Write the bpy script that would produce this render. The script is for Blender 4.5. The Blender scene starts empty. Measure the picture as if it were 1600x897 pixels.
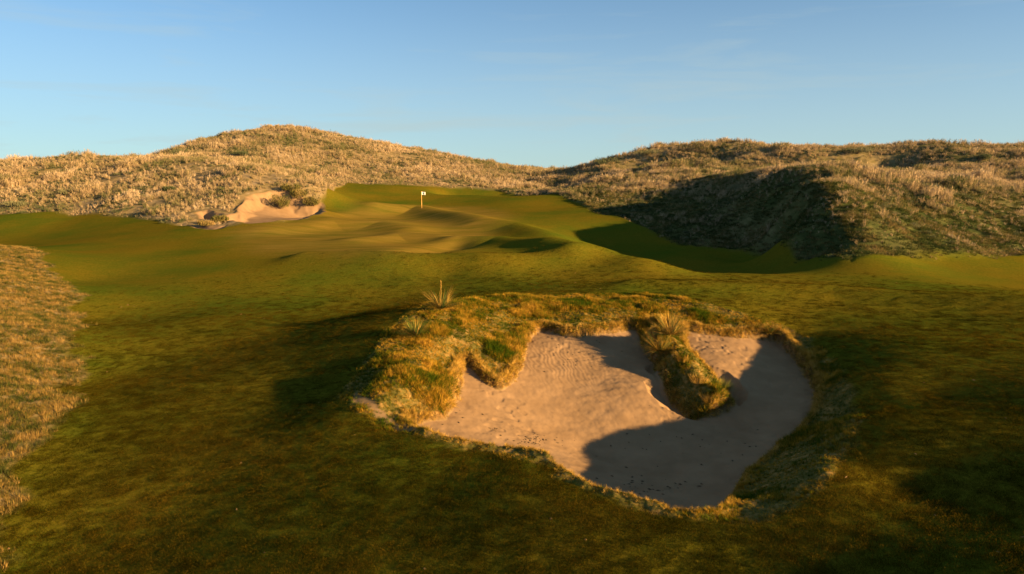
import bpy, math, random
import numpy as np
R = math.radians
rng = np.random.default_rng(7)
random.seed(7)
scene = bpy.context.scene
COL = scene.collection

# ------------------------------------------------------------------ camera model
CAM_H = 6.0
PITCH = R(9.5)
F = 1067.0
CT, ST = math.cos(PITCH), math.sin(PITCH)

def ray(px, py):
    u = (px - 800) / F
    v = (448.5 - py) / F
    yy = CT + v * ST
    return u / yy, (v * CT - ST) / yy          # X per metre forward, Z per metre forward

def atY(px, py, Y):
    a, b = ray(px, py)
    return (a * Y, Y, CAM_H + b * Y)

def atz(px, py, z):
    a, b = ray(px, py)
    Y = (z - CAM_H) / b
    return (a * Y, Y, z)

# ------------------------------------------------------------------ noise
def _hash(ix, iy, seed):
    h = (ix.astype(np.int64) * 374761393 + iy.astype(np.int64) * 668265263 + seed * 1274126177) & 0xffffffff
    h = ((h ^ (h >> 13)) * 1274126177) & 0xffffffff
    h = (h ^ (h >> 16)) & 0xffffff
    return h / float(0xffffff)

def vnoise(x, y, seed=0):
    ix = np.floor(x); iy = np.floor(y)
    fx = x - ix; fy = y - iy
    fx = fx * fx * fx * (fx * (fx * 6 - 15) + 10); fy = fy * fy * fy * (fy * (fy * 6 - 15) + 10)
    a = _hash(ix, iy, seed); b = _hash(ix + 1, iy, seed)
    c = _hash(ix, iy + 1, seed); d = _hash(ix + 1, iy + 1, seed)
    return (a + (b - a) * fx + (c - a) * fy + (a - b - c + d) * fx * fy) * 2 - 1

def fbm(x, y, scale, octv=4, seed=0, gain=.5):
    s = np.zeros_like(x); amp = 1.; t = 0.; f = 1. / scale
    for k in range(octv):
        ca, sa = math.cos(k * 1.3 + .4), math.sin(k * 1.3 + .4)
        s = s + amp * vnoise((x * ca - y * sa) * f + 17.3 * k, (x * sa + y * ca) * f - 9.1 * k, seed + k)
        t += amp; amp *= gain; f *= 2.03
    return s / t

def sstep(a, b, x):
    t = np.clip((x - a) / (b - a), 0, 1)
    return t * t * (3 - 2 * t)

# ------------------------------------------------------------------ terrain control points
class TPS:
    def __init__(s, P, v, reg=1e-5):
        s.P = np.array(P, float); v = np.array(v, float); n = len(v)
        K = s.k(s.P[:, None, 0] - s.P[None, :, 0], s.P[:, None, 1] - s.P[None, :, 1])
        A = np.zeros((n + 3, n + 3)); A[:n, :n] = K + np.eye(n) * reg
        A[:n, n] = 1; A[:n, n + 1:] = s.P; A[n, :n] = 1; A[n + 1:, :n] = s.P.T
        s.w = np.linalg.solve(A, np.concatenate([v, [0, 0, 0]])); s.n = n
    @staticmethod
    def k(dx, dy):
        r2 = dx * dx + dy * dy
        return .5 * r2 * np.log(r2 + 1e-12)
    def __call__(s, x, y):
        out = s.w[s.n] + s.w[s.n + 1] * x + s.w[s.n + 2] * y
        for i in range(s.n):
            out = out + s.w[i] * s.k(x - s.P[i, 0], y - s.P[i, 1])
        return out

Zc = [  # pixel, pixel, height
 (-500,897,-.2),(-250,897,-.6),(0,897,-1.2),(400,897,-.7),(800,897,-.25),(1150,897,-.05),(1400,897,.25),(1600,897,.65),(1900,897,.95),  # near ground tilted away from the sun, shaped to darken the bottom corners
 (-250,750,-.1),(0,750,-.75),(200,750,-.85),(450,750,-.45),(700,740,-.15),(1400,760,.1),(1600,740,.45),(1850,740,1.0),
 (-250,600,.6),(0,600,-.1),(130,600,-.72),(300,600,-.5),(450,600,-.25),(1390,640,.02),(1480,620,.16),(1600,610,.5),(1900,610,1.1),
 (-250,500,1.),(0,500,.35),(130,500,-.52),(300,500,-.35),(450,490,-.28),(560,490,-.15),
 (1350,530,.3),(1500,520,.5),(1700,520,.8),(1900,520,1.3),
 (-250,430,1.6),(0,430,.75),(110,440,-.2),(250,445,-.2),(400,440,.0),(550,437,.15),
 (700,432,.3),(850,437,.4),(1000,440,.55),(1200,452,.6),(1400,455,.6),(1600,462,.75),
 (0,385,1.0),(100,392,.35),(300,400,.35),(450,405,.6),(600,410,.8),(750,412,.85),(900,417,.7),
 # bunker surround: front lip
 (535,612,.0),(600,655,.0),(660,675,-.02),(720,690,-.03),(800,702,-.05),(855,712,-.02),(885,740,0.),(940,768,.02),(1020,792,.03),(1080,802,.05),
 (1130,803,.08),(1190,800,.12),(1250,780,.2),(1290,730,.22),(1328,660,.03),(1325,600,-.1),(1292,555,-.1),(1245,518,.0),
 # right bank down to the sand
 (1150,778,-.85),(1165,745,-1.0),(1212,712,-1.05),(1258,674,-.95),(1284,632,-.75),(1274,592,-.6),(1248,556,-.4),(1222,528,-.12),
 # back rim
 (1175,505,.22),(1130,512,.08),(1090,507,.22),(1180,487,.34),(1080,482,.5),(1000,470,.55),(900,468,.55),(800,467,.6),(740,466,.72),
 (985,500,.3),(940,508,.25),(890,513,.25),(850,505,.3),(820,510,.3),(800,545,.15),(792,578,-.1),(772,590,-.2),(745,570,.05),(725,560,.2),
 (705,600,.1),(690,640,-.12),(655,645,-.1),
 # left mound
 (690,480,1.0),(640,505,.9),(600,540,.62),(570,575,.32),(640,560,.62),(620,610,.38),(670,590,.45),(700,530,.7),(760,510,.62),(740,540,.45),
 # grass tongue
 (1010,490,.4),(1040,500,.45),(1065,500,.3),(1030,530,.3),(1050,550,.05),(1080,575,-.22),(1105,603,-.55),(1118,618,-.72),
 (1008,530,-.2),(1030,570,-.55),(1060,610,-.9),(1100,642,-1.15),(1142,628,-1.1),(1120,595,-.75),(1085,555,-.3),(1062,525,.0),
]
Yc = [  # pixel, pixel, metres forward
 (-250,345,80),(0,340,78),(100,345,76),(200,350,70),(300,358,62),(400,368,58),
 (450,360,63),(500,372,56),(600,375,56),(700,380,54),
 (600,350,68),(540,338,74),(660,325,87),(730,345,70),(800,375,56),(760,326,84),(560,312,92),(480,330,78),
 (700,308,97),(800,312,90),(860,330,78),(820,345,70),(870,385,54),(600,292,104),(520,290,102),(700,296,107),(780,298,106),(850,300,100),
 (900,320,84),(925,345,70),(925,383,56),(895,375,58),
 # hollow in shade
 (955,402,50),(1000,419,44.5),(1050,425,42.5),(1150,427,41.5),(1250,427,41.5),(1000,404,55),(1100,415,52),(1180,414,50),(1262,407,46),(955,385,62),(1100,400,56),(1200,398,55),
 (1000,372,64),(1090,370,63),(1180,368,61),
 (980,335,72),(1080,335,69),(1180,330,66),(960,305,88),(1060,305,83),(1140,300,78),(1060,280,97),(950,285,102),
 # spur and right dune
 (1345,412,41),(1325,392,43.5),(1310,350,47),(1285,318,51.5),(1255,298,57),(1220,282,67),(1180,270,79),
 (1420,404,43.5),(1500,402,44.5),(1600,402,45.5),(1750,402,46),(1395,352,49.5),(1500,350,53),(1600,352,54),(1370,303,57),(1490,303,61),(1600,308,63),(1500,282,76),(1330,281,72),(1600,275,84),(1850,330,60),(1850,250,85),
 (1300,262,90),(1450,262,92),(1100,255,108),
 (905,264,132),(950,247,126),(1010,237,122),(1130,224,118),(1200,228,116),(1300,230,112),(1400,225,108),(1500,232,106),(1600,230,104),(1850,222,104),
 # left dune
 (-250,250,98),(0,257,101),(110,248,106),(200,252,106),(250,249,104),(320,256,94),(400,262,88),(450,275,84),(490,290,82),
 (0,310,88),(100,310,85),(200,315,80),(300,310,78),(380,300,78),(420,285,82),(0,280,94),(150,280,93),(300,280,87),
 (340,338,69),(400,348,64),(450,346,66),(495,325,74),(500,300,88),
 # hill behind
 (300,245,122),(430,240,124),(500,262,122),(600,270,122),(700,280,120),(800,288,120),(880,290,116),
 (300,226,140),(360,211,146),(400,205,150),(435,197,153),(480,202,153),(540,214,153),(620,228,153),(700,243,152),(800,260,150),(870,267,146),
]
pts = [atz(*p) for p in Zc] + [atY(*p) for p in Yc]
# ground behind the crests falls away
for px, Y, z in [(-250,135,3),(0,135,3),(150,140,3),(240,160,4),(300,185,6),(435,200,7),(600,200,6),(750,195,4),(900,185,3),(1000,165,3),(1150,155,4),(1400,145,4),(1600,140,4),(1850,140,4),
                 (-250,230,1),(300,240,1),(800,240,1),(1200,230,1),(1800,230,1)]:
    a, b = ray(px, 270); pts.append((a * Y, Y, z))
pts = np.array(pts)
th = np.arctan2(pts[:, 0], pts[:, 1]); lr = np.log(np.hypot(pts[:, 0], pts[:, 1]))
base_tps = TPS(np.stack([th, lr], 1), pts[:, 2], 2e-5)
# coarse cache of the interpolated ground
GT = np.linspace(-1.05, 1.05, 900); GL = np.linspace(math.log(6), math.log(260), 760)
_gt, _gl = np.meshgrid(GT, GL, indexing='ij')
GZ = base_tps(_gt, _gl)

def base_h(x, y):
    t = np.arctan2(x, y); r = np.hypot(x, y)
    tc = np.clip(t, -1.0, 1.0)
    l = np.clip(np.log(np.maximum(r, 1e-3)), GL[0], GL[-1] - 1e-6)
    a = (tc - GT[0]) / (GT[1] - GT[0]); b = (l - GL[0]) / (GL[1] - GL[0])
    i = np.clip(a.astype(int), 0, len(GT) - 2); j = np.clip(b.astype(int), 0, len(GL) - 2)
    a = a - i; b = b - j
    z = GZ[i, j] * (1 - a) * (1 - b) + GZ[i + 1, j] * a * (1 - b) + GZ[i, j + 1] * (1 - a) * b + GZ[i + 1, j + 1] * a * b
    z = np.clip(z, -3, 22)
    side = sstep(.95, 1.5, np.abs(t))
    z = z * (1 - side) + .2 * side
    near = sstep(7.5, 4, r); z = z * (1 - near) + (-.3) * near
    far = sstep(190, 420, r); z = z * (1 - far) + (-1.0) * far
    return z

# ------------------------------------------------------------------ polygons
def seg_dist(x, y, P):
    d = np.full(x.shape, 1e9); inside = np.zeros(x.shape, bool)
    n = len(P)
    for i in range(n):
        x0, y0 = P[i]; x1, y1 = P[(i + 1) % n]
        dx, dy = x1 - x0, y1 - y0
        t = np.clip(((x - x0) * dx + (y - y0) * dy) / (dx * dx + dy * dy + 1e-12), 0, 1)
        d = np.minimum(d, np.hypot(x - x0 - t * dx, y - y0 - t * dy))
        if y0 != y1:
            c = ((y0 > y) != (y1 > y)) & (x < (x1 - x0) * (y - y0) / (y1 - y0) + x0)
            inside ^= c
    return np.where(inside, d, -d)            # positive inside

def smooth_poly(P, it=2):
    P = np.array(P, float)
    for _ in range(it):
        Q = np.roll(P, -1, 0)
        P = np.stack([P * .75 + Q * .25, P * .25 + Q * .75], 1).reshape(-1, 2)
    return P

def poly_dist(x, y, P, margin=6.):
    P = np.asarray(P)
    out = np.full(x.shape, -1e3)
    m = (x > P[:, 0].min() - margin) & (x < P[:, 0].max() + margin) & (y > P[:, 1].min() - margin) & (y < P[:, 1].max() + margin)
    if m.any():
        out[m] = seg_dist(x[m], y[m], P)
    return out

SAND = [(625,656,-.15),(660,673,-.02),(720,687,-.03),(800,698,-.05),(855,708,-.02),(885,736,0),(940,764,.02),(1020,788,.03),(1080,798,.05),(1125,797,.05),
 (1150,778,-1.25),(1165,745,-1.35),(1212,710,-1.4),(1258,672,-1.25),(1284,630,-1.05),(1274,592,-.85),(1248,558,-.6),(1222,530,-.3),(1180,522,-.1),(1130,522,-.05),
 (1100,516,.05),(1068,514,.05),(1066,540,-.2),(1088,570,-.5),(1122,600,-.9),(1146,625,-1.2),(1125,640,-1.3),(1095,645,-1.35),(1062,620,-1.05),(1035,585,-.7),(1012,550,-.5),(1002,518,-.05),
 (985,510,.1),(960,516,.05),(935,519,.05),(890,524,.05),(865,515,.1),(838,514,.1),(822,525,.05),(812,552,-.1),(806,580,-.25),(782,604,-.4),(762,598,-.35),(745,575,-.1),(728,566,0),(716,580,-.1),
 (712,610,-.25),(696,648,-.3),(665,652,-.22)]
SAND = [(a, b, c if c > -.3 else -.3 + (c + .3) * .82) for a, b, c in SAND]
SANDP = smooth_poly([atz(*p)[:2] for p in SAND], 1)
SC = [(625,656,-.2),(700,668,-.42),(690,650,-.32),(716,600,-.2),(728,568,-.05),(745,577,-.15),(780,606,-.5),(808,582,-.35),(812,552,-.2),(840,516,0.05),(890,526,0),(940,521,0),(985,512,.05),
 (860,560,-.35),(900,560,-.45),(950,570,-.6),(850,620,-.85),(800,640,-.8),(900,640,-1.15),(960,640,-1.15),(1000,600,-.8),(1000,560,-.5),
 (1040,640,-1.25),(830,680,-1.05),(900,700,-1.5),(980,690,-1.62),(1060,690,-1.7),(1140,690,-1.65),(1000,740,-1.72),(1080,760,-1.7),(1120,770,-1.6),
 (1150,775,-1.4),(1170,740,-1.5),(1200,705,-1.5),(1240,670,-1.35),(1262,630,-1.15),(1250,595,-.95),(1225,560,-.7),(1210,532,-.4),(1180,526,-.22),(1130,524,-.12),(1080,520,-.05),
 (1090,545,-.3),(1130,560,-.4),(1130,595,-.65),(1180,600,-.95),(1150,640,-1.4),(1100,648,-1.45),(1060,625,-1.12),(1035,590,-.78),(1012,550,-.5)]
SC = [(a, b, c if c > -.3 else -.3 + (c + .3) * .82) for a, b, c in SC]
sp = np.array([atz(*p) for p in SC])
extra = []                                   # sand just inside the front lip, hidden from here
for p, dz in [((660,673,-.02),.3),((720,687,-.03),.4),((800,698,-.05),.5),((885,736,0),.6),((940,764,.02),.65),((1020,788,.03),.7),((1080,798,.05),.75),((1125,797,.05),.85)]:
    q = atz(*p); extra.append((q[0], q[1] + .15, q[2] - dz))
sp = np.concatenate([sp, np.array(extra)])
sand_tps = TPS(sp[:, :2], sp[:, 2], 3e-2)

def first_hit(px, py, hf, y0=7., y1=210.):
    a, b = ray(px, py)
    Y = np.exp(np.linspace(math.log(y0), math.log(y1), 3500))
    z = hf(a * Y, Y); d = CAM_H + b * Y - z
    k = np.argmax(d < 0)
    if d[k] >= 0: k = int(np.argmin(d))
    return np.array([a * Y[k], Y[k], z[k]])

# small far bunkers on the left
far_sand = [(300,336),(318,326),(345,330),(360,334),(370,326),(380,314),(394,303),(416,298),(440,297),(460,302),(474,312),(488,322),(508,318),(506,330),(484,341),(445,347),(400,350),(372,349),(350,344),(330,345)]
FSANDP = smooth_poly([first_hit(px, py, base_h)[:2] for px, py in far_sand], 1)
tiny_sand = [(292,350),(312,350),(340,352),(362,349),(352,356),(330,359),(305,357)]
TSANDP = smooth_poly([first_hit(px, py, base_h)[:2] for px, py in tiny_sand], 1)

def wob(x, y, s, a, seed=50):
    return a * fbm(x, y, s, 3, seed)

def sand_d(x, y):
    return poly_dist(x, y, SANDP, 3) + wob(x, y, .5, .10) * 1.0
def farsand_d(x, y):
    return np.maximum(poly_dist(x, y, FSANDP, 4) + wob(x, y, 1.8, .7), poly_dist(x, y, TSANDP, 3) + wob(x, y, 1.5, .3))

# ---- region masks (polygons given as pixels that hit the ground)
RB_px = [(-400,335),(0,335),(100,331),(200,338),(290,352),(345,356),(380,349),(440,347),(480,340),(500,324),(510,310),(524,294),(545,285),(575,288),(700,292),(780,297),(850,300),(900,318),(935,332),(1000,352),(1060,378),(1130,388),(1190,397),(1245,408),(1330,407),(1450,402),(1600,398),(2000,400)]
_rb = [first_hit(px, py, base_h) for px, py in RB_px]
RB_t = np.array([math.atan2(p[0], p[1]) for p in _rb]); RB_r = np.array([math.hypot(p[0], p[1]) for p in _rb])
_o = np.argsort(RB_t); RB_t, RB_r = RB_t[_o], RB_r[_o]
LEFT_px = [(-500,372),(0,376),(50,390),(88,425),(118,480),(128,530),(112,590),(82,660),(40,730),(0,800),(-100,1000),(-700,1200),(-900,600)]
LEFTP = smooth_poly([atz(px, py, .0 if py > 420 else .6)[:2] if py > 900 else first_hit(px, py, base_h)[:2] for px, py in LEFT_px], 1)
GREEN_px = [(345,362),(430,352),(500,342),(535,326),(640,320),(740,322),(790,330),(795,350),(760,372),(715,392),(640,405),(560,409),(450,402),(380,388)]
GREENP = smooth_poly([first_hit(px, py, base_h)[:2] for px, py in GREEN_px], 2)
RIM = [(532,612,0),(552,580,.4),(590,535,.7),(635,492,.85),(685,462,.95),(740,458,.7),(830,461,.55),(920,463,.5),(1000,463,.5),(1090,474,.5),(1180,492,.42),(1250,518,.0),(1305,555,0),(1345,615,0),(1342,690,.1),(1290,760,.25),(1230,805,.15),(1130,812,.08),(1040,806,.03),(950,786,.0),(880,752,0),(845,722,0),(720,698,0),(600,668,0),(545,638,0)]
RIMP = smooth_poly([atz(*p)[:2] for p in RIM], 1)

def line_dist(x, y, P):
    d = np.full(x.shape, 1e9)
    for i in range(len(P) - 1):
        (x0, y0), (x1, y1) = P[i], P[i + 1]
        dx, dy = x1 - x0, y1 - y0
        t = np.clip(((x - x0) * dx + (y - y0) * dy) / (dx * dx + dy * dy), 0, 1)
        d = np.minimum(d, np.hypot(x - x0 - t * dx, y - y0 - t * dy))
    return d
SCAR = np.array([atz(px, py, .03)[:2] for px, py in [(552,626),(575,639),(600,650),(630,662),(655,668)]])
def masks(x, y):
    t = np.arctan2(x, y); r = np.hypot(x, y)
    rb = np.interp(t, RB_t, RB_r)
    n1 = fbm(x, y, 3.5, 3, 91)
    dune = sstep(-1.2, 1.6, r - rb + n1 * 1.6)
    dune = np.where(np.abs(t) > 1.2, np.maximum(dune * 0, sstep(60, 80, r + n1 * 8)), dune)
    left = sstep(-.35, .35, poly_dist(x, y, LEFTP, 6) + fbm(x, y, 1.6, 5, 33) * 1.1)
    green = sstep(-2.2, 2.2, poly_dist(x, y, GREENP, 6) + n1 * .8)
    rim = sstep(-.12, .15, poly_dist(x, y, RIMP, 3) + fbm(x, y, .6, 3, 12) * .22)
    sd = sand_d(x, y); fd = farsand_d(x, y)
    n2 = fbm(x, y, .35, 3, 14)
    scar = np.zeros_like(x); q = (np.abs(x + 3) < 4) & (np.abs(y - 17) < 4)
    if q.any(): scar[q] = sstep(.20, .02, line_dist(x[q], y[q], SCAR) + n2[q] * .16)
    sand = np.maximum(sstep(.10, .17, sd), scar * .85); fs = sstep(-.25, .25, fd)
    return dict(dune=dune * (1 - fs), left=left, green=green, rim=rim * (1 - sand), sand=np.maximum(sand, fs), sd=sd, fd=fd)

def _line(pl): return np.array([first_hit(px, py, base_h)[:2] for px, py in pl])
ROLLS = [(_line([(590,327),(656,330),(759,353),(812,361),(860,382),(890,402),(1000,424)]), .75, 2.4),
         (_line([(715,380),(781,382),(840,395),(900,410)]), .6, 1.8),
         (_line([(480,404),(640,408),(800,409),(880,411)]), .42, 1.5),
         (_line([(430,362),(520,350),(600,352),(640,362)]), .45, 2.4),
         (_line([(560,378),(620,372),(680,374)]), .35, 2.),
         (_line([(1000,448),(1150,452),(1300,458),(1460,470),(1600,476)]), .32, 1.2),
         (_line([(640,444),(800,446),(960,452)]), .14, 1.2),
         (_line([(1240,292),(1290,318),(1330,350),(1345,375)]), .3, 6.)]
DIPS = [(_line([(650,392),(690,387),(712,383)]), .4, 1.5), (_line([(710,298),(770,299),(830,301)]), 1.3, 3.2),
        (_line([(1190,256),(1290,252),(1400,243)]), 2.8, 5.0), (_line([(1000,246),(1060,240),(1110,238)]), 1.8, 4.5)]
def rolls(x, y):
    out = np.zeros_like(x)
    for sgn, LS in ((1, ROLLS), (-1, DIPS)):
        for P, h, w in LS:
            m = (x > P[:, 0].min() - 4 * w) & (x < P[:, 0].max() + 4 * w) & (y > P[:, 1].min() - 4 * w) & (y < P[:, 1].max() + 4 * w)
            if m.any():
                out[m] += sgn * h * np.exp(-(line_dist(x[m], y[m], P) / w) ** 2)
    return out

def height(x, y, m=None):
    if m is None: m = masks(x, y)
    z = base_h(x, y)
    d = m['dune']
    r = np.hypot(x, y)
    rt = sstep(R(5), R(10), np.arctan2(x, y)); hum = fbm(x, y, 9., 3, 5) * (.40 + .30 * rt) + fbm(x, y, 2.6, 3, 6) * (.22 + .15 * rt)
    z = z + d * hum * sstep(200, 120, r) + rolls(x, y)
    z = z + (1 - d) * (fbm(x, y, 7., 2, 21) * .05 + fbm(x, y, 1.1, 3, 22) * .006) * (1 - m['green'])
    z = z + m['left'] * (fbm(x, y, .5, 3, 61) * .045)
    z = z + m['rim'] * (fbm(x, y, .7, 3, 62) * .10 + fbm(x, y, .16, 2, 63) * .03)
    # main bunker
    near = m['sd'] > -.6
    if near.any():
        xs, ys = x[near], y[near]; sd = m['sd'][near]
        S = sand_tps(xs, ys)
        # wind ripples, rake furrows, scuffs and prints
        S = S + fbm(xs, ys, 1.2, 3, 71) * .035 + fbm(xs, ys, .25, 3, 72) * .012
        q = np.sin((xs * .95 + ys * .1) * 44 + fbm(xs, ys, .8, 3, 73) * 9)
        fx = (np.exp(-((xs - 1.4) / 1.5) ** 2 - ((ys - 22.6) / 1.6) ** 2))
        S = S + q * .0045 * fx
        q2 = np.sin((ys * .9 - xs * .35) * 34 + fbm(xs, ys, .6, 2, 74) * 3)
        f2 = np.exp(-((xs - 2.7) / .8) ** 2 - ((ys - 23.6) / .7) ** 2)
        S = S + q2 * .007 * f2
        q3 = np.sin((ys * 1.0 + xs * .12) * 15 + fbm(xs, ys, 1.5, 2, 75) * 6)
        S = S + q3 * .004
        foot = fbm(xs, ys, .28, 2, 76); S = S - .022 * sstep(.2, .6, foot) * sstep(.0, .4, fbm(xs, ys, 2.5, 2, 77)) + fbm(xs, ys, .5, 4, 78) * .02
        w = sstep(.0, .16, sd)
        T = z[near]
        lipup = .06 * np.exp(-((sd + .10) / .14) ** 2)
        T = T + lipup
        # rough rim edge curls over the sand, never below it
        zz = T * (1 - w) + np.minimum(S, T + .02 + np.maximum(0, sd - .25) * 1.2) * w
        z = z.copy(); z[near] = zz
    fn = m['fd'] > -1.5
    if fn.any():
        z = z.copy(); fd = m['fd'][fn]
        z[fn] = z[fn] - 1.0 * sstep(-.1, 1.5, fd) - hum[fn] * d[fn] * 0
    return z

HF = lambda x, y: height(np.asarray(x, float), np.asarray(y, float))

# ------------------------------------------------------------------ terrain mesh (polar sheet round the viewpoint)
dense = np.linspace(-R(45), R(45), 1330)
coarse = np.concatenate([np.linspace(R(45), R(180), 110)[1:], np.linspace(-R(180), -R(45), 110)[1:-1]])
TH = np.sort(np.concatenate([dense, coarse]))
TH = TH[TH > -math.pi + 1e-6]
RR = np.concatenate([np.linspace(.6, 8, 26)[:-1], np.exp(np.linspace(math.log(8), math.log(190), 1000)), np.exp(np.linspace(math.log(190), math.log(2500), 50))[1:]])
NT, NR = len(TH), len(RR)
tt, rr = np.meshgrid(TH, RR, indexing='ij')
X = (np.sin(tt) * rr).ravel(); Y = (np.cos(tt) * rr).ravel()
M = masks(X, Y); Z = height(X, Y, M)
co = np.stack([X, Y, Z], 1)
# vertex normals on the full sheet
Pz = co.reshape(NT, NR, 3)
dth = np.roll(Pz, -1, 0) - np.roll(Pz, 1, 0)
dr = np.empty_like(Pz); dr[:, 1:-1] = Pz[:, 2:] - Pz[:, :-2]; dr[:, 0] = Pz[:, 1] - Pz[:, 0]; dr[:, -1] = Pz[:, -1] - Pz[:, -2]
NRM = np.cross(dth, dr); NRM /= np.linalg.norm(NRM, axis=2, keepdims=True) + 1e-12
NRM = NRM.reshape(-1, 3); NRM[NRM[:, 2] < 0] *= -1
ii, jj = np.meshgrid(np.arange(NT), np.arange(NR - 1), indexing='ij')
i2 = (ii + 1) % NT
quads = np.stack([i2 * NR + jj, i2 * NR + jj + 1, ii * NR + jj + 1, ii * NR + jj], -1).reshape(-1, 4)
# region of each face
fc = {k: M[k][quads].mean(1) for k in ('dune', 'left', 'green', 'rim', 'sand')}
xq = X[quads].mean(1); yq = Y[quads].mean(1); rq = np.hypot(xq, yq); tq = np.arctan2(xq, yq)
region = np.zeros(len(quads), int)                     # 0 fairway
region[fc['green'] > .5] = 1
region[fc['left'] > .5] = 2
isd = fc['dune'] > .5
region[isd] = 3
region[isd & (rq > 108) & (tq < math.atan(ray(880, 300)[0]))] = 4
region[isd & (tq >= math.atan(ray(905, 300)[0]))] = 5
region[(rq > 230)] = 6
region[fc['rim'] > .5] = 7
sandf = fc['sand'] > .5
region[sandf & (rq < 40)] = 8
region[sandf & (rq >= 40)] = 9

def tag(o, label=None, cat=None, group=None, kind=None):
    if label: o['label'] = label
    if cat: o['category'] = cat
    if group: o['group'] = group
    if kind: o['kind'] = kind
    return o

def mesh_np(name, verts, faces, mat, smooth=True, parent=None, link=True):
    me = bpy.data.meshes.new(name)
    verts = np.asarray(verts, np.float32); faces = np.asarray(faces, np.int32)
    k = faces.shape[1]
    me.vertices.add(len(verts)); me.vertices.foreach_set('co', verts.ravel())
    me.loops.add(faces.size); me.loops.foreach_set('vertex_index', faces.ravel())
    me.polygons.add(len(faces))
    me.polygons.foreach_set('loop_start', np.arange(0, faces.size, k, dtype=np.int32))
    me.polygons.foreach_set('loop_total', np.full(len(faces), k, np.int32))
    me.polygons.foreach_set('use_smooth', np.full(len(faces), smooth))
    me.update(calc_edges=True); me.validate()
    me.materials.append(mat)
    o = bpy.data.objects.new(name, me)
    if parent: o.parent = parent
    if link: COL.objects.link(o)
    return o

# ------------------------------------------------------------------ materials
class NT_:
    def __init__(s, mat):
        s.t = mat.node_tree; s.t.nodes.clear(); s.mat = mat
    def n(s, typ, **kw):
        nd = s.t.nodes.new(typ)
        for k, v in kw.items():
            if k == 'ins':
                for a, b in v.items():
                    if hasattr(b, 'is_output'): s.t.links.new(b, nd.inputs[a])
                    else: nd.inputs[a].default_value = b
            else: setattr(nd, k, v)
        return nd
    def noise(s, vec, scale, detail=4, rough=.55, dist=0.):
        return s.n('ShaderNodeTexNoise', ins={'Vector': vec, 'Scale': scale, 'Detail': detail, 'Roughness': rough, 'Distortion': dist}).outputs['Fac']
    def ramp(s, fac, stops):
        nd = s.n('ShaderNodeValToRGB', ins={'Fac': fac})
        e = nd.color_ramp.elements
        while len(e) > 1: e.remove(e[-1])
        e[0].position = stops[0][0]; e[0].color = (*stops[0][1], 1) if len(stops[0][1]) == 3 else stops[0][1]
        for p, c in stops[1:]:
            q = e.new(p); q.color = (*c, 1)
        return nd.outputs['Color']
    def mix(s, fac, a, b, mode='MIX'):
        nd = s.n('ShaderNodeMix', data_type='RGBA', blend_type=mode)
        for k, v in ((0, fac), (6, a), (7, b)):
            if hasattr(v, 'is_output'): s.t.links.new(v, nd.inputs[k])
            else: nd.inputs[k].default_value = v if k == 0 else ((*v, 1) if len(v) == 3 else v)
        return nd.outputs[2]
    def math(s, op, a, b=0., c=0., clamp=False):
        nd = s.n('ShaderNodeMath', operation=op, use_clamp=clamp)
        for k, v in ((0, a), (1, b), (2, c)):
            if hasattr(v, 'is_output'): s.t.links.new(v, nd.inputs[k])
            else: nd.inputs[k].default_value = v
        return nd.outputs[0]
    def scaled(s, vec, sx, sy, sz, rot=0.):
        return s.n('ShaderNodeMapping', ins={'Vector': vec, 'Scale': (sx, sy, sz), 'Rotation': (0, 0, rot)}).outputs[0]

def newmat(name):
    m = bpy.data.materials.new(name); m.use_nodes = True
    return m, NT_(m)

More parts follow.
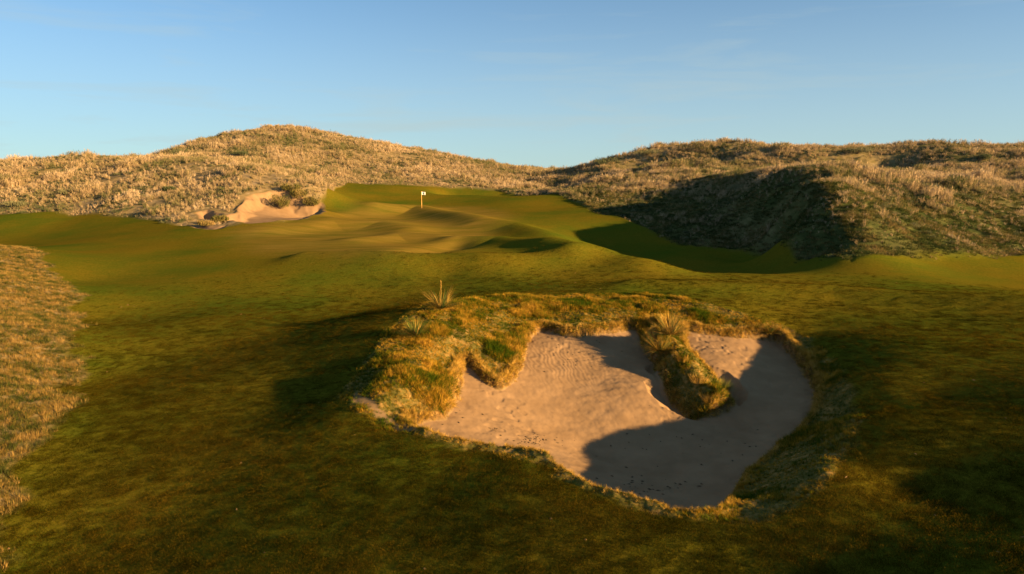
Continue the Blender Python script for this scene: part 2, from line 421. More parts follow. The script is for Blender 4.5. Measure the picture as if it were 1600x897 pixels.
def ground_material():
    m, N = newmat('ground')
    pos = N.n('ShaderNodeNewGeometry').outputs['Position']
    a1 = N.n('ShaderNodeAttribute', attribute_name='region_a').outputs
    a2 = N.n('ShaderNodeAttribute', attribute_name='region_b').outputs
    s1 = N.n('ShaderNodeSeparateColor', ins={0: a1['Color']}).outputs
    s2 = N.n('ShaderNodeSeparateColor', ins={0: a2['Color']}).outputs
    sand, dune, green = s1[0], s1[1], s1[2]
    lush = a1['Alpha']
    rim, left, dry = s2[0], s2[1], s2[2]
    flat = N.scaled(pos, 1, 1, .3)
    # fairway turf
    big = N.noise(flat, .16, 4, .6)
    midn = N.noise(flat, 1.4, 5, .65)
    fine = N.noise(flat, 9, 6, .8)
    streak = N.noise(N.scaled(pos, .3, 2.2, 1, R(8)), .9, 7, .7)
    t = N.ramp(fine, [(.3, (.027, .050, .004)), (.5, (.046, .075, .006)), (.72, (.08, .105, .011))])
    dryc = N.ramp(fine, [(.3, (.065, .048, .003)), (.55, (.14, .095, .008)), (.75, (.23, .15, .02))])
    f = N.math('ADD', N.math('MULTIPLY', big, .8), N.math('MULTIPLY', midn, .2))
    f = N.math('ADD', f, N.math('MULTIPLY', streak, .25))
    f = N.math('ADD', f, N.math('MULTIPLY', dry, .35))
    f = N.math('MULTIPLY_ADD', f, 2.5, -1.35, True)
    turf = N.mix(N.math('MULTIPLY', f, .75), t, dryc)
    # putting green: short brownish turf
    gn = N.noise(N.scaled(pos, .5, 2, 1), .55, 4, .6)
    gcol = N.ramp(gn, [(.3, (.10, .085, .012)), (.5, (.165, .11, .02)), (.7, (.22, .14, .03))])
    turf = N.mix(N.math('MULTIPLY', green, .62), turf, gcol)
    # dune floor: thatch, sand, low green
    dn = N.noise(pos, .9, 6, .7); dn2 = N.noise(pos, 6, 4, .7)
    dcol = N.ramp(dn, [(.3, (.10, .095, .035)), (.45, (.20, .15, .07)), (.6, (.28, .215, .125)), (.75, (.35, .275, .18))])
    dcol = N.mix(N.math('MULTIPLY', dn2, .6), dcol, (.13, .10, .045))
    dlush = N.ramp(dn, [(.3, (.022, .035, .012)), (.5, (.05, .062, .02)), (.72, (.12, .11, .04))])
    dcol = N.mix(lush, dcol, dlush)
    # edge rough
    rn = N.noise(pos, 3.5, 6, .7)
    rcol = N.ramp(rn, [(.32, (.045, .05, .012)), (.5, (.10, .085, .022)), (.66, (.26, .16, .05))])
    ln = N.noise(pos, 2.3, 6, .75)
    lcol = N.ramp(ln, [(.35, (.07, .06, .018)), (.5, (.16, .12, .05)), (.68, (.28, .21, .10))])
    # sand
    sn = N.noise(pos, 1.1, 5, .6); sn2 = N.noise(pos, 60, 3, .7)
    scol = N.ramp(sn, [(.3, (.195, .128, .07)), (.7, (.265, .178, .10))])
    scol = N.mix(N.math('MULTIPLY', sn2, .25), scol, (.10, .065, .035))
    c = N.mix(dune, turf, dcol)
    c = N.mix(left, c, lcol)
    c = N.mix(rim, c, rcol)
    c = N.mix(N.math('MULTIPLY', a2['Alpha'], .9), c, N.ramp(rn, [(.35, (.05, .03, .012)), (.55, (.13, .075, .028)), (.7, (.26, .16, .07))]))
    c = N.mix(sand, c, scol)
    # bump
    notsand = N.math('SUBTRACT', 1., sand)
    b1 = N.noise(pos, 26, 3, .75)
    b2 = N.noise(pos, 6, 6, .75)
    bh = N.math('ADD', N.math('MULTIPLY', b1, .015), N.math('MULTIPLY', b2, .022))
    bh = N.math('MULTIPLY', bh, N.math('MULTIPLY_ADD', notsand, .85, .15))
    bh = N.math('MULTIPLY', bh, N.math('MULTIPLY_ADD', green, -.8, 1.))
    bump = N.n('ShaderNodeBump', ins={'Strength': .8, 'Distance': 1., 'Height': bh}).outputs[0]
    bs = N.n('ShaderNodeBsdfPrincipled', ins={'Base Color': c, 'Roughness': .85, 'Normal': bump})
    bs.inputs['Specular IOR Level'].default_value = .0
    N.n('ShaderNodeOutputMaterial', ins={'Surface': bs.outputs[0]})
    return m

def blade_material(name, stops, varscale=.25, trans=.25, kn=2.3, kr=.6, ki=.25):
    """leaves: colour drifts over the ground and from plant to plant"""
    m, N = newmat(name)
    g = N.n('ShaderNodeNewGeometry').outputs
    rnd = N.n('ShaderNodeObjectInfo').outputs['Random']
    nz = N.noise(g['Position'], varscale, 4, .65)
    isl = g['Random Per Island']
    f = N.math('ADD', N.math('MULTIPLY', nz, kn), N.math('MULTIPLY', rnd, kr))
    f = N.math('ADD', f, N.math('MULTIPLY', isl, ki))
    f = N.math('ADD', f, .5 - .5 * (kn + kr + ki), 0, True)
    c = N.ramp(f, stops)
    d = N.n('ShaderNodeBsdfDiffuse', ins={'Color': c})
    tr = N.n('ShaderNodeBsdfTranslucent', ins={'Color': c})
    mx = N.n('ShaderNodeMixShader', ins={0: trans, 1: d.outputs[0], 2: tr.outputs[0]})
    N.n('ShaderNodeOutputMaterial', ins={'Surface': mx.outputs[0]})
    return m

def plain(name, col, rough=.6, metal=0., nscale=20., var=.15):
    m, N = newmat(name)
    pos = N.n('ShaderNodeTexCoord').outputs['Object']
    nz = N.noise(pos, nscale, 3, .6)
    c = N.ramp(nz, [(.3, tuple(v * (1 - var) for v in col)), (.7, tuple(min(1, v * (1 + var)) for v in col))])
    bs = N.n('ShaderNodeBsdfPrincipled', ins={'Base Color': c, 'Roughness': rough, 'Metallic': metal})
    N.n('ShaderNodeOutputMaterial', ins={'Surface': bs.outputs[0]})
    return m

MG = ground_material()
straw = [(0., (.07, .09, .03)), (.25, (.17, .155, .07)), (.5, (.31, .235, .13)), (.8, (.40, .30, .18)), (1., (.47, .38, .25))]
M_straw = blade_material('straw_grass', straw, .10)
M_sage = blade_material('sage_leaves', [(0., (.05, .07, .03)), (.5, (.10, .115, .055)), (1., (.20, .19, .10))], .2)
M_rim = blade_material('rim_grass', [(0., (.03, .06, .004)), (.4, (.075, .095, .008)), (.55, (.20, .13, .01)), (.78, (.38, .22, .022)), (1., (.50, .30, .05))], .9)
M_left = blade_material('left_rough_grass', [(0., (.035, .05, .01)), (.38, (.085, .085, .02)), (.65, (.18, .12, .03)), (1., (.30, .20, .065))], 1.6, .25, 3.2, .5, .3)
M_turf = blade_material('turf_grass', [(0., (.008, .012, .001)), (.4, (.019, .021, .001)), (.72, (.055, .036, .002)), (1., (.14, .085, .009))], .25, .25, 1.3, .05, .9)
M_yucca = blade_material('yucca_leaves', [(0., (.04, .08, .02)), (.5, (.09, .13, .025)), (1., (.24, .20, .05))], 2.)
M_dead = blade_material('dead_leaves', [(0., (.20, .125, .02)), (.5, (.38, .235, .045)), (1., (.54, .35, .09))], 3.)
M_bush = blade_material('bush_leaves', [(0., (.06, .075, .02)), (.5, (.15, .13, .04)), (1., (.33, .23, .09))], 1.)
M_wood = plain('stem_bark', (.12, .085, .05), .9)
M_yellow = plain('flagstick_paint', (.75, .42, .10), .4)
M_white = plain('flag_cloth', (.8, .8, .78), .8, var=.03)
M_mark = plain('flag_emblem', (.08, .10, .16), .8, var=.1)
M_cup = plain('cup_liner', (.6, .6, .58), .5)

# ------------------------------------------------------------------ ground objects
dryv = np.clip(.5 + .5 * fbm(X, Y, 6., 3, 81), 0, 1)
_t = np.arctan2(X, Y)
lushv = np.clip(sstep(R(-6), R(4), _t) * (.35 + .65 * sstep(34, 14, np.hypot(X, Y) - np.interp(_t, RB_t, RB_r))) + .5 * fbm(X, Y, 8., 3, 83), 0, 1)
colA = np.stack([M['sand'], M['dune'], M['green'], lushv], 1).astype(np.float32)
wall = sstep(-.05, .03, M['sd']) * sstep(.17, .11, M['sd'])
colB = np.stack([M['rim'], M['left'], dryv, wall], 1).astype(np.float32)
names = {0: 'fairway', 1: 'putting_green', 2: 'rough_strip', 3: 'left_dune', 4: 'far_hill', 5: 'right_dune', 6: 'far_ground', 7: 'bunker_bank', 8: 'bunker_sand', 9: 'far_bunker_sand'}
for k, nm in names.items():
    fs = quads[region == k]
    if not len(fs): continue
    used, inv = np.unique(fs, return_inverse=True)
    o = mesh_np(nm, co[used], inv.reshape(-1, 4), MG)
    me = o.data
    for an, arr in (('region_a', colA), ('region_b', colB)):
        at = me.attributes.new(an, 'FLOAT_COLOR', 'POINT'); at.data.foreach_set('color', arr[used].ravel())
    me.normals_split_custom_set_from_vertices(NRM[used])
    o['kind'] = 'structure'
# plug under the viewpoint
o = mesh_np('ground', np.concatenate([co.reshape(NT, NR, 3)[:, 0], [[0, 0, co.reshape(NT, NR, 3)[:, 0, 2].mean()]]]),
            [(NT, (i + 1) % NT, i) for i in range(NT)], MG); o['kind'] = 'structure'

# ------------------------------------------------------------------ plant meshes
class Blades:
    def __init__(s): s.v = []; s.f = []; s.nv = 0
    def blade(s, base, az, h, lean, w, droop=.6, segs=3, face=None):
        """tapered strip from base, leaning outwards by lean and bending over"""
        d = np.array([math.cos(az), math.sin(az)])
        fa = az + math.pi / 2 if face is None else face
        wv = np.array([math.cos(fa), math.sin(fa), 0])
        pts = []
        p = np.array(base, float); ang = lean
        L = h / segs
        for k in range(segs + 1):
            pts.append(p.copy())
            p = p + np.array([d[0] * math.sin(ang), d[1] * math.sin(ang), math.cos(ang)]) * L
            ang += droop / segs
        i0 = s.nv
        for k in range(segs):
            ww = w * (1 - k / segs * .75) * .5
            s.v += [pts[k] - wv * ww, pts[k] + wv * ww]; s.nv += 2
        s.v.append(pts[-1]); s.nv += 1
        for k in range(segs - 1):
            a = i0 + 2 * k
            s.f += [(a, a + 1, a + 3), (a, a + 3, a + 2)]
        a = i0 + 2 * (segs - 1); s.f.append((a, a + 1, a + 2))
        return pts[-1]
    def build(s, name, mat, parent=None, link=True):
        return mesh_np(name, s.v, s.f, mat, False, parent, link)

def tuft(name, mat, n, hmin, hmax, rad, w, lean=.35, droop=.5, segs=3, heads=0.):
    B = Blades()
    for _ in range(n):
        a = random.uniform(0, 6.283); r = rad * math.sqrt(random.random())
        az = a + random.uniform(-.6, .6)
        h = random.uniform(hmin, hmax)
        tip = B.blade((r * math.cos(a), r * math.sin(a), -.03 * hmax), az, h, random.uniform(0, lean) * (r / rad + .3), w * random.uniform(.7, 1.2), random.uniform(.1, 1) * droop, segs)
        if random.random() < heads:
            B.blade(tip - np.array([0, 0, h * .12]), az, h * .25, .2, w * 2.2, .3, 2)
    return B.build(name, mat, link=False)

def scrub(name, mat, n, rad, hgt, leaf):
    """low rounded bush of many small leaf faces"""
    B = Blades()
    for _ in range(n):
        a = random.uniform(0, 6.283); e = math.acos(random.uniform(.0, 1)); k = random.uniform(.45, 1.) * (1 + .25 * math.sin(a * 3 + rad * 9) * math.sin(e * 4))
        p = (rad * k * math.sin(e) * math.cos(a), rad * k * math.sin(e) * math.sin(a), hgt * k * math.cos(e))
        B.blade(p, a + random.uniform(-1, 1), leaf * random.uniform(.6, 1.4), random.uniform(0, 1.3), leaf * .35, .4, 2)
    return B.build(name, mat, link=False)

def terrain_normal(x, y, e=.05):
    hx = (HF(x + e, y) - HF(x - e, y)) / (2 * e); hy = (HF(x, y + e) - HF(x, y - e)) / (2 * e)
    n = np.stack([-hx, -hy, np.ones_like(hx)], 1)
    return n / np.linalg.norm(n, axis=1, keepdims=True)

def scatter(name, protos, x, y, scale, label, cat, tilt=0., sink=.0):
    """one stuff object: a cloud of points that carries the plants"""
    n = len(x)
    z = HF(x, y) - sink
    nrm = terrain_normal(x, y) if tilt > 0 else None
    rot = np.zeros((n, 3), np.float32)
    if tilt > 0:
        rot[:, 0] = -np.arctan2(nrm[:, 1], nrm[:, 2]) * tilt
        rot[:, 1] = np.arctan2(nrm[:, 0], nrm[:, 2]) * tilt
    rot[:, 2] = rng.uniform(0, 6.283, n)
    me = bpy.data.meshes.new(name)
    me.vertices.add(n); me.vertices.foreach_set('co', np.stack([x, y, z], 1).astype(np.float32).ravel())
    me.attributes.new('rot', 'FLOAT_VECTOR', 'POINT').data.foreach_set('vector', rot.ravel())
    me.attributes.new('scl', 'FLOAT', 'POINT').data.foreach_set('value', scale.astype(np.float32))
    me.attributes.new('pick', 'INT', 'POINT').data.foreach_set('value', rng.integers(0, len(protos), n).astype(np.int32))
    me.update()
    o = bpy.data.objects.new(name, me); COL.objects.link(o)
    pc = bpy.data.collections.new(name + '_plants')
    for p in protos: pc.objects.link(p)
    g = bpy.data.node_groups.new(name + '_nodes', 'GeometryNodeTree')
    g.interface.new_socket('Geometry', in_out='INPUT', socket_type='NodeSocketGeometry')
    g.interface.new_socket('Geometry', in_out='OUTPUT', socket_type='NodeSocketGeometry')
    gi = g.nodes.new('NodeGroupInput'); go = g.nodes.new('NodeGroupOutput')
    ip = g.nodes.new('GeometryNodeInstanceOnPoints')
    ci = g.nodes.new('GeometryNodeCollectionInfo'); ci.inputs['Collection'].default_value = pc
    ci.inputs['Separate Children'].default_value = True; ci.inputs['Reset Children'].default_value = True
    def attr(nm, t):
        a = g.nodes.new('GeometryNodeInputNamedAttribute'); a.data_type = t; a.inputs['Name'].default_value = nm
        return a.outputs['Attribute']
    L = g.links.new
    L(gi.outputs[0], ip.inputs['Points']); L(ci.outputs[0], ip.inputs['Instance'])
    ip.inputs['Pick Instance'].default_value = True
    L(attr('pick', 'INT'), ip.inputs['Instance Index'])
    e2r = g.nodes.new('FunctionNodeEulerToRotation'); L(attr('rot', 'FLOAT_VECTOR'), e2r.inputs[0]); L(e2r.outputs[0], ip.inputs['Rotation'])
    L(attr('scl', 'FLOAT'), ip.inputs['Scale'])
    L(ip.outputs[0], go.inputs[0])
    md = o.modifiers.new('plants', 'NODES'); md.node_group = g
    tag(o, label, cat, kind='stuff')
    return o

def polar_pts(n, t0, t1, r0, r1, power=2.):
    t = rng.uniform(t0, t1, n); u = rng.uniform(0, 1, n)
    if power == 0: r = np.exp(np.log(r0) + u * (math.log(r1) - math.log(r0)))
    else: r = (r0 ** power + u * (r1 ** power - r0 ** power)) ** (1 / power)
    return np.sin(t) * r, np.cos(t) * r

# --- dune grass
x, y = polar_pts(210000, -R(50), R(50), 40, 172, 1.6)
mk = masks(x, y)
dens = .5 + .5 * fbm(x, y, 4., 3, 101)
keep = (rng.uniform(0, 1, len(x)) < mk['dune'] * (.06 + 1.25 * sstep(.22, .62, dens))) & (mk['fd'] < -.7)
# shorter, sparser fringe next to the mown grass
rb = np.interp(np.arctan2(x, y), RB_t, RB_r); edge = sstep(0, 7, np.hypot(x, y) - rb)
righthand = sstep(R(3), R(8), np.arctan2(x, y)) * sstep(26, 8, np.hypot(x, y) - rb)
keep &= rng.uniform(0, 1, len(x)) < (1 - .55 * righthand)
x, y, edge, righthand = x[keep], y[keep], edge[keep], righthand[keep]
protos = [tuft('dune_tuft', M_straw, 46, .35, .8, .16, .022, .5, .7, 3, .35) for _ in range(5)] + [tuft('dune_tuft', M_straw, 40, .2, .45, .22, .026, .8, 1.0, 3) for _ in range(3)]
sc = (.42 + .5 * rng.uniform(0, 1, len(x)) ** 2 + .85 * sstep(.1, .6, fbm(x, y, 3.5, 3, 111))) * (.45 + .55 * edge) * (1 - .45 * righthand)
scatter('dune_grass', protos, x, y, sc, 'straw coloured tall grass covering the dune slopes', 'grass')
x, y = polar_pts(60000, -R(50), R(50), 40, 172, 1.6)
mk = masks(x, y)
keep = (rng.uniform(0, 1, len(x)) < mk['dune'] * sstep(-.05, .45, fbm(x, y, 6., 3, 131))) & (mk['fd'] < -.7)
x, y = x[keep], y[keep]
scatter('dune_scrub', [scrub('scrub_tuft', M_sage, 220, random.uniform(.3, .5), random.uniform(.2, .34), .09) for _ in range(5)], x, y, rng.uniform(.4, 1.1, len(x)),
        'low grey green scrub in patches between the dune grass', 'scrub')
x, y = polar_pts(90000, R(3), R(46), 40, 110, 1.2)
mk = masks(x, y); t_ = np.arctan2(x, y); q = np.hypot(x, y) - np.interp(t_, RB_t, RB_r)
keep = rng.uniform(0, 1, len(x)) < mk['dune'] * sstep(40, 12, q) * (.4 + .6 * sstep(-.3, .3, fbm(x, y, 1.6, 3, 161)))
x, y = x[keep], y[keep]
M_low = blade_material('low_rough_grass', [(0., (.025, .045, .015)), (.45, (.055, .07, .02)), (.8, (.16, .13, .045)), (1., (.28, .2, .09))], .35)
scatter('low_rough', [tuft('low_tuft', M_low, 34, .1, .28, .2, .02, 1.1, 1.0, 2) for _ in range(5)], x, y, rng.uniform(.6, 1.2, len(x)), 'low dark green rough at the foot of the right dune', 'grass')
print('dune', len(x))
# --- bunker bank grass
x = rng.uniform(-6, 11.5, 120000); y = rng.uniform(10.5, 33, 120000)
mk = masks(x, y)
keep = (rng.uniform(0, 1, len(x)) < mk['rim']) & (mk['sd'] < .08)
x, y = x[keep], y[keep]; print('rim', len(x))
long_ = sstep(-.2, .5, fbm(x, y, 1.1, 3, 141))
protos = [tuft('bank_tuft', M_rim, 26, .07, .15, .06, .007, .9, 1.0, 3) for _ in range(6)]
scatter('bank_grass', protos, x, y, rng.uniform(.6, 1.0, len(x)) * (.6 + 1.2 * long_) * (.5 + .5 * sstep(14, 18, y)) * (1 - .35 * sstep(7.2, 8.5, x)), 'shaggy green and golden grass on the banks round the near bunker', 'grass', .8)
# ragged fringe over the sand edge
seg = np.roll(SANDP, -1, 0) - SANDP; ln_ = np.hypot(seg[:, 0], seg[:, 1]); cum = ln_.cumsum() / ln_.sum()
n = 6500; u = rng.uniform(0, 1, n); k = np.searchsorted(cum, u); k = np.minimum(k, len(SANDP) - 1)
s_ = rng.uniform(0, 1, (n, 1)); p = SANDP[k] + seg[k] * s_ + rng.normal(0, .09, (n, 2))
mk = masks(p[:, 0], p[:, 1]); q = (mk['sd'] < .17) & (mk['sd'] > -.3); p = p[q]
scatter('bunker_fringe', [tuft('fringe_tuft', M_dead, 24, .08, .2, .06, .008, 1.2, 1.3, 3) for _ in range(4)] + [tuft('fringe_tuft', M_rim, 24, .08, .2, .06, .008, 1.2, 1.3, 3)], p[:, 0], p[:, 1], rng.uniform(.4, 1.1, len(p)) * (.55 + .45 * sstep(14, 18, p[:, 1])),
        'dry golden grass roots hanging over the near bunker edge', 'grass', 1.)
# --- clods and dead leaves lying about
def crumbs(name, x, y, size, mat, label, cat):
    z = HF(x, y); V = []; Fc = []
    for a, b, c, q in zip(x, y, z, size):
        k = len(V); an = random.uniform(0, 6.28); e = random.uniform(1.2, 2.4)
        ca, sa = math.cos(an), math.sin(an)
        for dx, dy, dz in ((-e, 0, .1), (0, -1, .0), (e, 0, .15), (0, 1, .05), (.1, 0, 1.)):
            V.append((a + q * (dx * ca - dy * sa), b + q * (dx * sa + dy * ca), c + q * dz * .9))
        Fc += [(k, k + 1, k + 4), (k + 1, k + 2, k + 4), (k + 2, k + 3, k + 4), (k + 3, k, k + 4)]
    o = mesh_np(name, V, Fc, mat, False); tag(o, label, cat, kind='stuff'); return o
spots = []
for cx, cy, sx, sy, n in [(830,688,22,6,46),(772,671,8,3,8),(820,690,60,14,30),(1000,760,60,14,40),(900,560,60,25,20),(1050,700,120,40,40),(720,640,30,14,14),(1090,540,25,14,10)]:
    for _ in range(n):
        px, py = random.gauss(cx, sx * .6), random.gauss(cy, sy * .6)
        spots.append(first_hit(px, py, HF, 10, 40)[:2])
spots = np.array(spots); mk = masks(spots[:, 0], spots[:, 1]); spots = spots[mk['sd'] > .2]
crumbs('sand_clods', spots[:, 0], spots[:, 1], rng.uniform(.01, .035, len(spots)), plain('clod_soil', (.07, .045, .02), .95), 'dark clods and bits of turf scattered on the near bunker sand', 'debris')
x, y = polar_pts(1500, -R(42), R(42), 9, 40, 1.); mk = masks(x, y); k = (mk['sd'] < -.4) & (rng.uniform(0, 1, len(x)) < (.02 + .35 * sstep(.25, .6, fbm(x, y, 3., 2, 171)))); x, y = x[k], y[k]
crumbs('dead_leaf_bits', x, y, rng.uniform(.012, .03, len(x)), plain('leaf_bits', (.22, .13, .04), .9), 'pale dead grass bits lying on the mown fairway', 'leaf litter')
# --- rough strip on the left
x, y = polar_pts(90000, -R(48), -R(25), 10, 62, 1.3)
mk = masks(x, y); keep = (rng.uniform(0, 1, len(x)) < mk['left'] * (.35 + .65 * (.5 + .5 * fbm(x, y, .8, 3, 151)))); x, y = x[keep], y[keep]; print('left', len(x))
scatter('strip_grass', [tuft('strip_tuft', M_left, 26, .04, .15, .09, .009, .9, 1.0, 2) for _ in range(5)], x, y, rng.uniform(.6, 1.3, len(x)),
        'brown mottled rough grass along the left edge of the fairway', 'grass', .8)
# --- mown fairway turf close by
x, y = polar_pts(120000, -R(62), R(64), 7.5, 46, 1.1)
mk = masks(x, y); keep = (rng.uniform(0, 1, len(x)) < sstep(46, 18, np.hypot(x, y))) & (mk['rim'] < .5) & (mk['sand'] < .3) & (mk['left'] < .6) & (mk['sd'] < -.15); x, y = x[keep], y[keep]; print('turf', len(x))
scatter('fairway_grass', [tuft('turf_patch', M_turf, 170, .012, .035, .20, .004, 1.2, .6, 2) for _ in range(6)], x, y, rng.uniform(.8, 1.2, len(x)),
        'short mown grass of the near fairway', 'grass', 1.)

# ------------------------------------------------------------------ single plants
def empty(name, p, rz=0.):
    o = bpy.data.objects.new(name, None); COL.objects.link(o); o.location = p; o.rotation_euler = (0, 0, rz); o.empty_display_size = .2
    return o

def yucca(px, py, size, stalk, label, group='spiky plants on the bunker banks', green=.5, lift=0.):
    p = first_hit(px, py, HF, 9, 60)
    t = empty('yucca', (p[0], p[1], p[2] - .02), random.uniform(0, 6))
    tag(t, label, 'yucca', group)
    B = Blades(); D = Blades()
    for k in range(300):
        a = random.uniform(0, 6.283); e = random.uniform(.1, 1.) ** .6 * 1.5
        w = .02
        (B if random.random() < green else D).blade((.08 * size * math.cos(a), .08 * size * math.sin(a), .14 * size), a, size * random.uniform(.6, 1.1), e, w, random.uniform(-.1, .3), 3)
    B.build('leaves', M_yucca, t); D.build('dead_leaves', M_dead, t)
    if stalk:
        S = Blades(); S.blade((0, 0, 0), .3, stalk, .03, .035, .02, 4); S.blade((0, 0, 0), 1.9, stalk, .03, .035, .02, 4, .3)
        for k in range(30):
            S.blade((.0, 0, stalk * random.uniform(.55, .95)), random.uniform(0, 6.28), .07, .7, .03, .5, 2)
        S.build('flower_stalk', M_dead, t)
    return t
yucca(690, 487, 1., 1.2, 'large spiky yucca with a tall dead stalk on top of the left bunker bank', green=.45)
yucca(650, 528, .75, 0, 'smaller green yucca just below the tall stalked yucca', green=.75)
yucca(1048, 527, .95, 0, 'big golden yucca on the top end of the grass tongue in the bunker', green=.25)
yucca(1030, 553, .9, 0, 'drooping yucca on the shaded left side of the grass tongue', green=.4)
yucca(1130, 612, .5, 0, 'small dark green spiky plant at the lower tip of the grass tongue', green=.95)
yucca(1203, 522, .5, 0, 'small yucca alone at the top right corner of the near bunker', green=.5)

def grass_clump(px, py, h, rad, label, group='tall dry clumps on the grass tongue', n=160, mat=None):
    p = first_hit(px, py, HF, 9, 200)
    B = Blades()
    for _ in range(n):
        a = random.uniform(0, 6.283); r = rad * math.sqrt(random.random())
        B.blade((r * math.cos(a), r * math.sin(a), -.05), a, h * random.uniform(.55, 1), random.uniform(0, .5), max(.012, h * .02), random.uniform(.2, 1.), 4)
    o = B.build('grass_clump', mat or M_dead); o.location = p
    tag(o, label, 'grass clump', group)
    return o
grass_clump(1045, 510, .75, .22, 'tall feathery golden grass clump standing highest on the tongue')
grass_clump(1066, 562, .36, .25, 'golden grass clump halfway down the tongue')
grass_clump(1092, 595, .3, .28, 'bushy golden grass clump low on the tongue')
grass_clump(1110, 624, .28, .28, 'bright orange grass clump at the foot of the tongue')
grass_clump(1018, 505, .5, .2, 'dry clump leaning over the sand left of the tongue top')

def bush(px, py, w, h, label, group, cat='bush', mat=None, n=1300, leaf=.22, name='bush', depth=None):
    p = first_hit(px, py, HF, 9, 200)
    t = empty(name, (p[0], p[1], p[2] - .05), random.uniform(0, 6)); tag(t, label, cat, group)
    S = Blades(); B = Blades()
    for k in range(26):
        a = random.uniform(0, 6.283); le = random.uniform(.1, .9)
        S.blade((0.1 * math.cos(a), .1 * math.sin(a), 0), a, h * random.uniform(.7, .95), le, .05, .2, 3)
    S.build('stem', M_wood, t)
    lob = [(random.uniform(0, 6.283), random.uniform(.3, .6), random.uniform(.35, .75), random.uniform(.35, .55)) for _ in range(9)]
    for k in range(n):
        la, lrad, lz, ls = random.choice(lob)
        v = np.random.default_rng(k + int(px)).normal(size=3); v /= np.linalg.norm(v); v *= random.uniform(.3, 1) ** .5 * ls
        q = np.array([math.cos(la) * lrad * w * .5 + v[0] * w * .5, math.sin(la) * lrad * w * .5 + v[1] * w * .5, max(.02, h * (lz * .75 + v[2] * .6))])
        B.blade(q, random.uniform(0, 6.283), leaf * random.uniform(.6, 1.3), random.uniform(0, .9), leaf * .22, .4, 2)
    B.build('foliage', mat or M_bush, t)
    return t
G1 = 'bushes in and beside the far left bunker'
bush(437, 326, 3.0, 2.1, 'round golden green bush growing in the middle of the far left bunker sand', G1)
bush(468, 312, 2.4, 1.5, 'dark bush at the upper right corner of the far left bunker', G1)
bush(487, 322, 2.2, 1.4, 'low bush on the shaded right rim of the far left bunker', G1)
bush(455, 300, 2.6, 1.2, 'pale bush on the crest above the far left bunker', G1)
bush(345, 349, 2.0, 1.0, 'green bush between the far left bunker and the tiny bunker beside it', G1)
bush(322, 352, 1.6, .5, 'low green shrub over the tiny bunker sand', G1)
G2 = 'dark shrubs on the right dune'
for px, py, w, h, lab in [(950,258,6,1.6,'broad dark green shrub on the left shoulder of the right dune'),(1010,243,7,1.2,'dark low shrub on the skyline left of the right dune top'),
    (1150,300,2.5,1.0,'small shrub at the upper edge of the large dune shadow'),(1130,270,3,1.0,'green shrub on the sunlit slope above the large shadow'),
    (1340,240,5,1.2,'wide dark shrub just under the right dune skyline'),(1450,300,2.5,.8,'rounded shrub in the middle of the sunlit right slope'),
    (1530,250,3,1.0,'shrub near the right dune crest at the far right of the photo')]:
    bush(px, py, w, h, lab, G2, 'shrub', M_sage, 1100, .28, 'shrub')
G3 = 'shrubs on the left dune and hill'
for px, py, w, h, lab in [(285,243,5,1.6,'dark shrub on the skyline where the far hill starts to rise'),(105,305,2.2,.9,'dark shrub beside the sandy track on the left dune'),(25,325,3,1.0,'shrub low on the left dune at the photo edge'),
    (265,300,2,.8,'green shrub on the left dune face'),(375,243,4,1.2,'dark shrub on the terrace below the far hill top')]:
    bush(px, py, w, h, lab, G3, 'shrub', M_sage, 900, .25, 'shrub')

# ------------------------------------------------------------------ flagstick
def lathe(prof, n=16):
    v = []; f = []
    for r, z in prof:
        for k in range(n):
            a = 2 * math.pi * k / n; v.append((r * math.cos(a), r * math.sin(a), z))
    for i in range(len(prof) - 1):
        for k in range(n):
            a = i * n + k; b = i * n + (k + 1) % n
            f.append((a, b, b + n, a + n))
    return v, f
p = first_hit(659, 325, HF, 60, 120)
fs = empty('flagstick', p); fs.scale = (.88, .88, .88); tag(fs, 'yellow golf flagstick with a small white flag on the far green', 'flagstick')
v, f = lathe([(.001, -.1), (.03, -.1), (.03, 1.0), (.026, 1.0), (.026, 2.14), (.034, 2.15), (.034, 2.19), (.001, 2.2)])
mesh_np('pole', v, f, M_yellow, True, fs)
v, f = lathe([(.054, -.1), (.054, .006), (.06, .006), (.06, -.1)], 24); mesh_np('cup', v, f, M_cup, True, fs)
def cloth(x0, x1, z0, z1, nx, nz, off=0.):
    v = []; f = []
    for i in range(nx + 1):
        for j in range(nz + 1):
            u = i / nx; X_ = x0 + (x1 - x0) * u
            v.append((X_, .05 * math.sin(X_ * 11) * (X_ / .5) + off - .1 * X_, z0 + (z1 - z0) * j / nz - .05 * X_))
    for i in range(nx):
        for j in range(nz):
            a = i * (nz + 1) + j; f.append((a, a + nz + 1, a + nz + 2, a + 1))
    return v, f
v, f = cloth(.02, .52, 1.74, 2.14, 14, 8); fl = mesh_np('flag', v, f, M_white, True, fs)
md = fl.modifiers.new('thickness', 'SOLIDIFY'); md.thickness = .008
v, f = cloth(.2, .36, 1.88, 2.02, 6, 4, -.012); mesh_np('emblem', v, f, M_mark, True, fl)

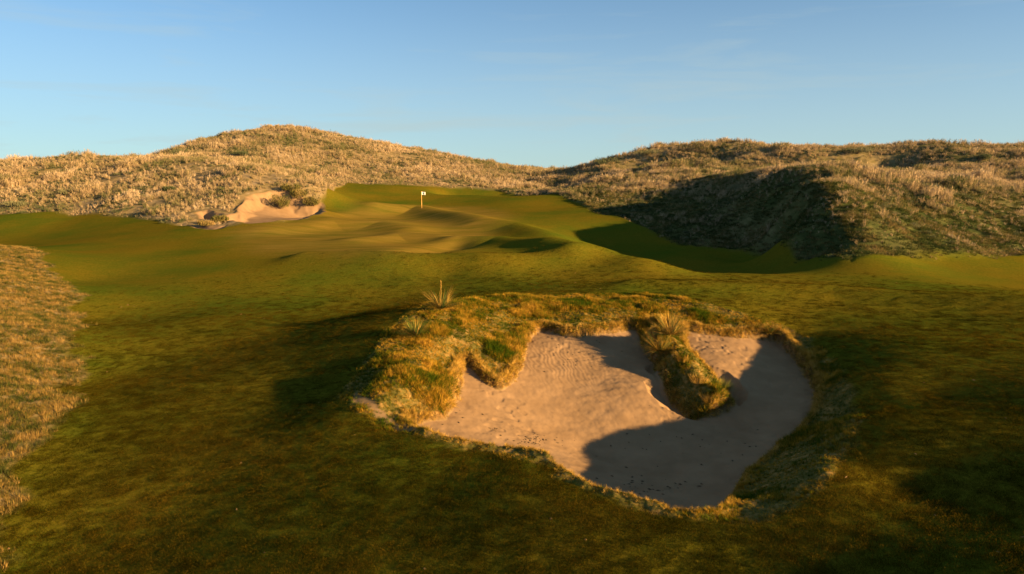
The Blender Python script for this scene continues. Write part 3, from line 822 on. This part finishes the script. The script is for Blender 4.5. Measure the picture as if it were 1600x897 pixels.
# ------------------------------------------------------------------ light, sky, camera
SUN_EL, SUN_AZ = R(13.2), R(26)              # azimuth: from the right, turned this much behind the camera
sdir = (math.cos(SUN_AZ) * math.cos(SUN_EL), -math.sin(SUN_AZ) * math.cos(SUN_EL), math.sin(SUN_EL))
L = bpy.data.lights.new('sun', 'SUN'); L.energy = 5.0; L.angle = R(.6); L.color = (1., .62, .26)
lo = bpy.data.objects.new('sun', L); COL.objects.link(lo)
from mathutils import Vector
lo.rotation_euler = Vector(sdir).to_track_quat('Z', 'Y').to_euler(); lo.location = (60, -20, 40)
w = bpy.data.worlds.new('World'); scene.world = w; w.use_nodes = True
wt = w.node_tree; wt.nodes.clear()
sky = wt.nodes.new('ShaderNodeTexSky'); sky.sky_type = 'NISHITA'; sky.sun_disc = False
sky.sun_elevation = SUN_EL; sky.sun_rotation = math.atan2(sdir[0], sdir[1])
sky.altitude = 1500; sky.air_density = .8; sky.dust_density = .3; sky.ozone_density = 3.0
bg = wt.nodes.new('ShaderNodeBackground'); bg.inputs['Strength'].default_value = .05
wo = wt.nodes.new('ShaderNodeOutputWorld')
mxs = wt.nodes.new('ShaderNodeMix'); mxs.data_type = 'RGBA'; mxs.inputs[0].default_value = .34; mxs.inputs[7].default_value = (2.45, 2.95, 2.9, 1)
tnt = wt.nodes.new('ShaderNodeMix'); tnt.data_type = 'RGBA'; tnt.blend_type = 'MULTIPLY'; tnt.inputs[0].default_value = 1.; tnt.inputs[7].default_value = (.55, .82, .84, 1)
wt.links.new(sky.outputs[0], tnt.inputs[6]); wt.links.new(tnt.outputs[2], mxs.inputs[6])
tc = wt.nodes.new('ShaderNodeTexCoord'); mp = wt.nodes.new('ShaderNodeMapping'); mp.inputs['Scale'].default_value = (1.2, 1., 11.); mp.inputs['Rotation'].default_value = (0, R(7), 0)
cn = wt.nodes.new('ShaderNodeTexNoise'); cn.inputs['Scale'].default_value = 2.2; cn.inputs['Detail'].default_value = 6; cn.inputs['Roughness'].default_value = .6; cn.inputs['Distortion'].default_value = .4
cr = wt.nodes.new('ShaderNodeMapRange'); cr.inputs['From Min'].default_value = .5; cr.inputs['From Max'].default_value = .8; cr.inputs['To Min'].default_value = 0.; cr.inputs['To Max'].default_value = .3
wt.links.new(tc.outputs['Generated'], mp.inputs[0]); wt.links.new(mp.outputs[0], cn.inputs['Vector']); wt.links.new(cn.outputs['Fac'], cr.inputs['Value']); 
sx = wt.nodes.new('ShaderNodeSeparateXYZ'); wt.links.new(tc.outputs['Generated'], sx.inputs[0])
er = wt.nodes.new('ShaderNodeMapRange'); er.inputs['From Min'].default_value = .0; er.inputs['From Max'].default_value = .28; er.inputs['To Min'].default_value = .72; er.inputs['To Max'].default_value = .22
er.interpolation_type = 'SMOOTHSTEP'; wt.links.new(sx.outputs[2], er.inputs['Value'])
ad = wt.nodes.new('ShaderNodeMath'); ad.operation = 'ADD'; ad.use_clamp = True; wt.links.new(cr.outputs[0], ad.inputs[0]); wt.links.new(er.outputs[0], ad.inputs[1]); wt.links.new(ad.outputs[0], mxs.inputs[0]); wt.links.new(mxs.outputs[2], bg.inputs[0]); wt.links.new(bg.outputs[0], wo.inputs[0])

cam = bpy.data.cameras.new('camera'); cam.sensor_width = 36; cam.lens = F / 1600 * 36; cam.clip_start = .1; cam.clip_end = 6000
co_ = bpy.data.objects.new('camera', cam); COL.objects.link(co_); co_.location = (0, 0, CAM_H); co_.rotation_euler = (R(90) - PITCH, 0, 0)
scene.camera = co_
scene.view_settings.view_transform = 'Standard'; scene.view_settings.look = 'None'; scene.view_settings.gamma = 1
scene.view_settings.exposure = 2.05
scene.render.engine = 'CYCLES'
scene.cycles.max_bounces = 5; scene.cycles.diffuse_bounces = 3; scene.cycles.use_denoising = True
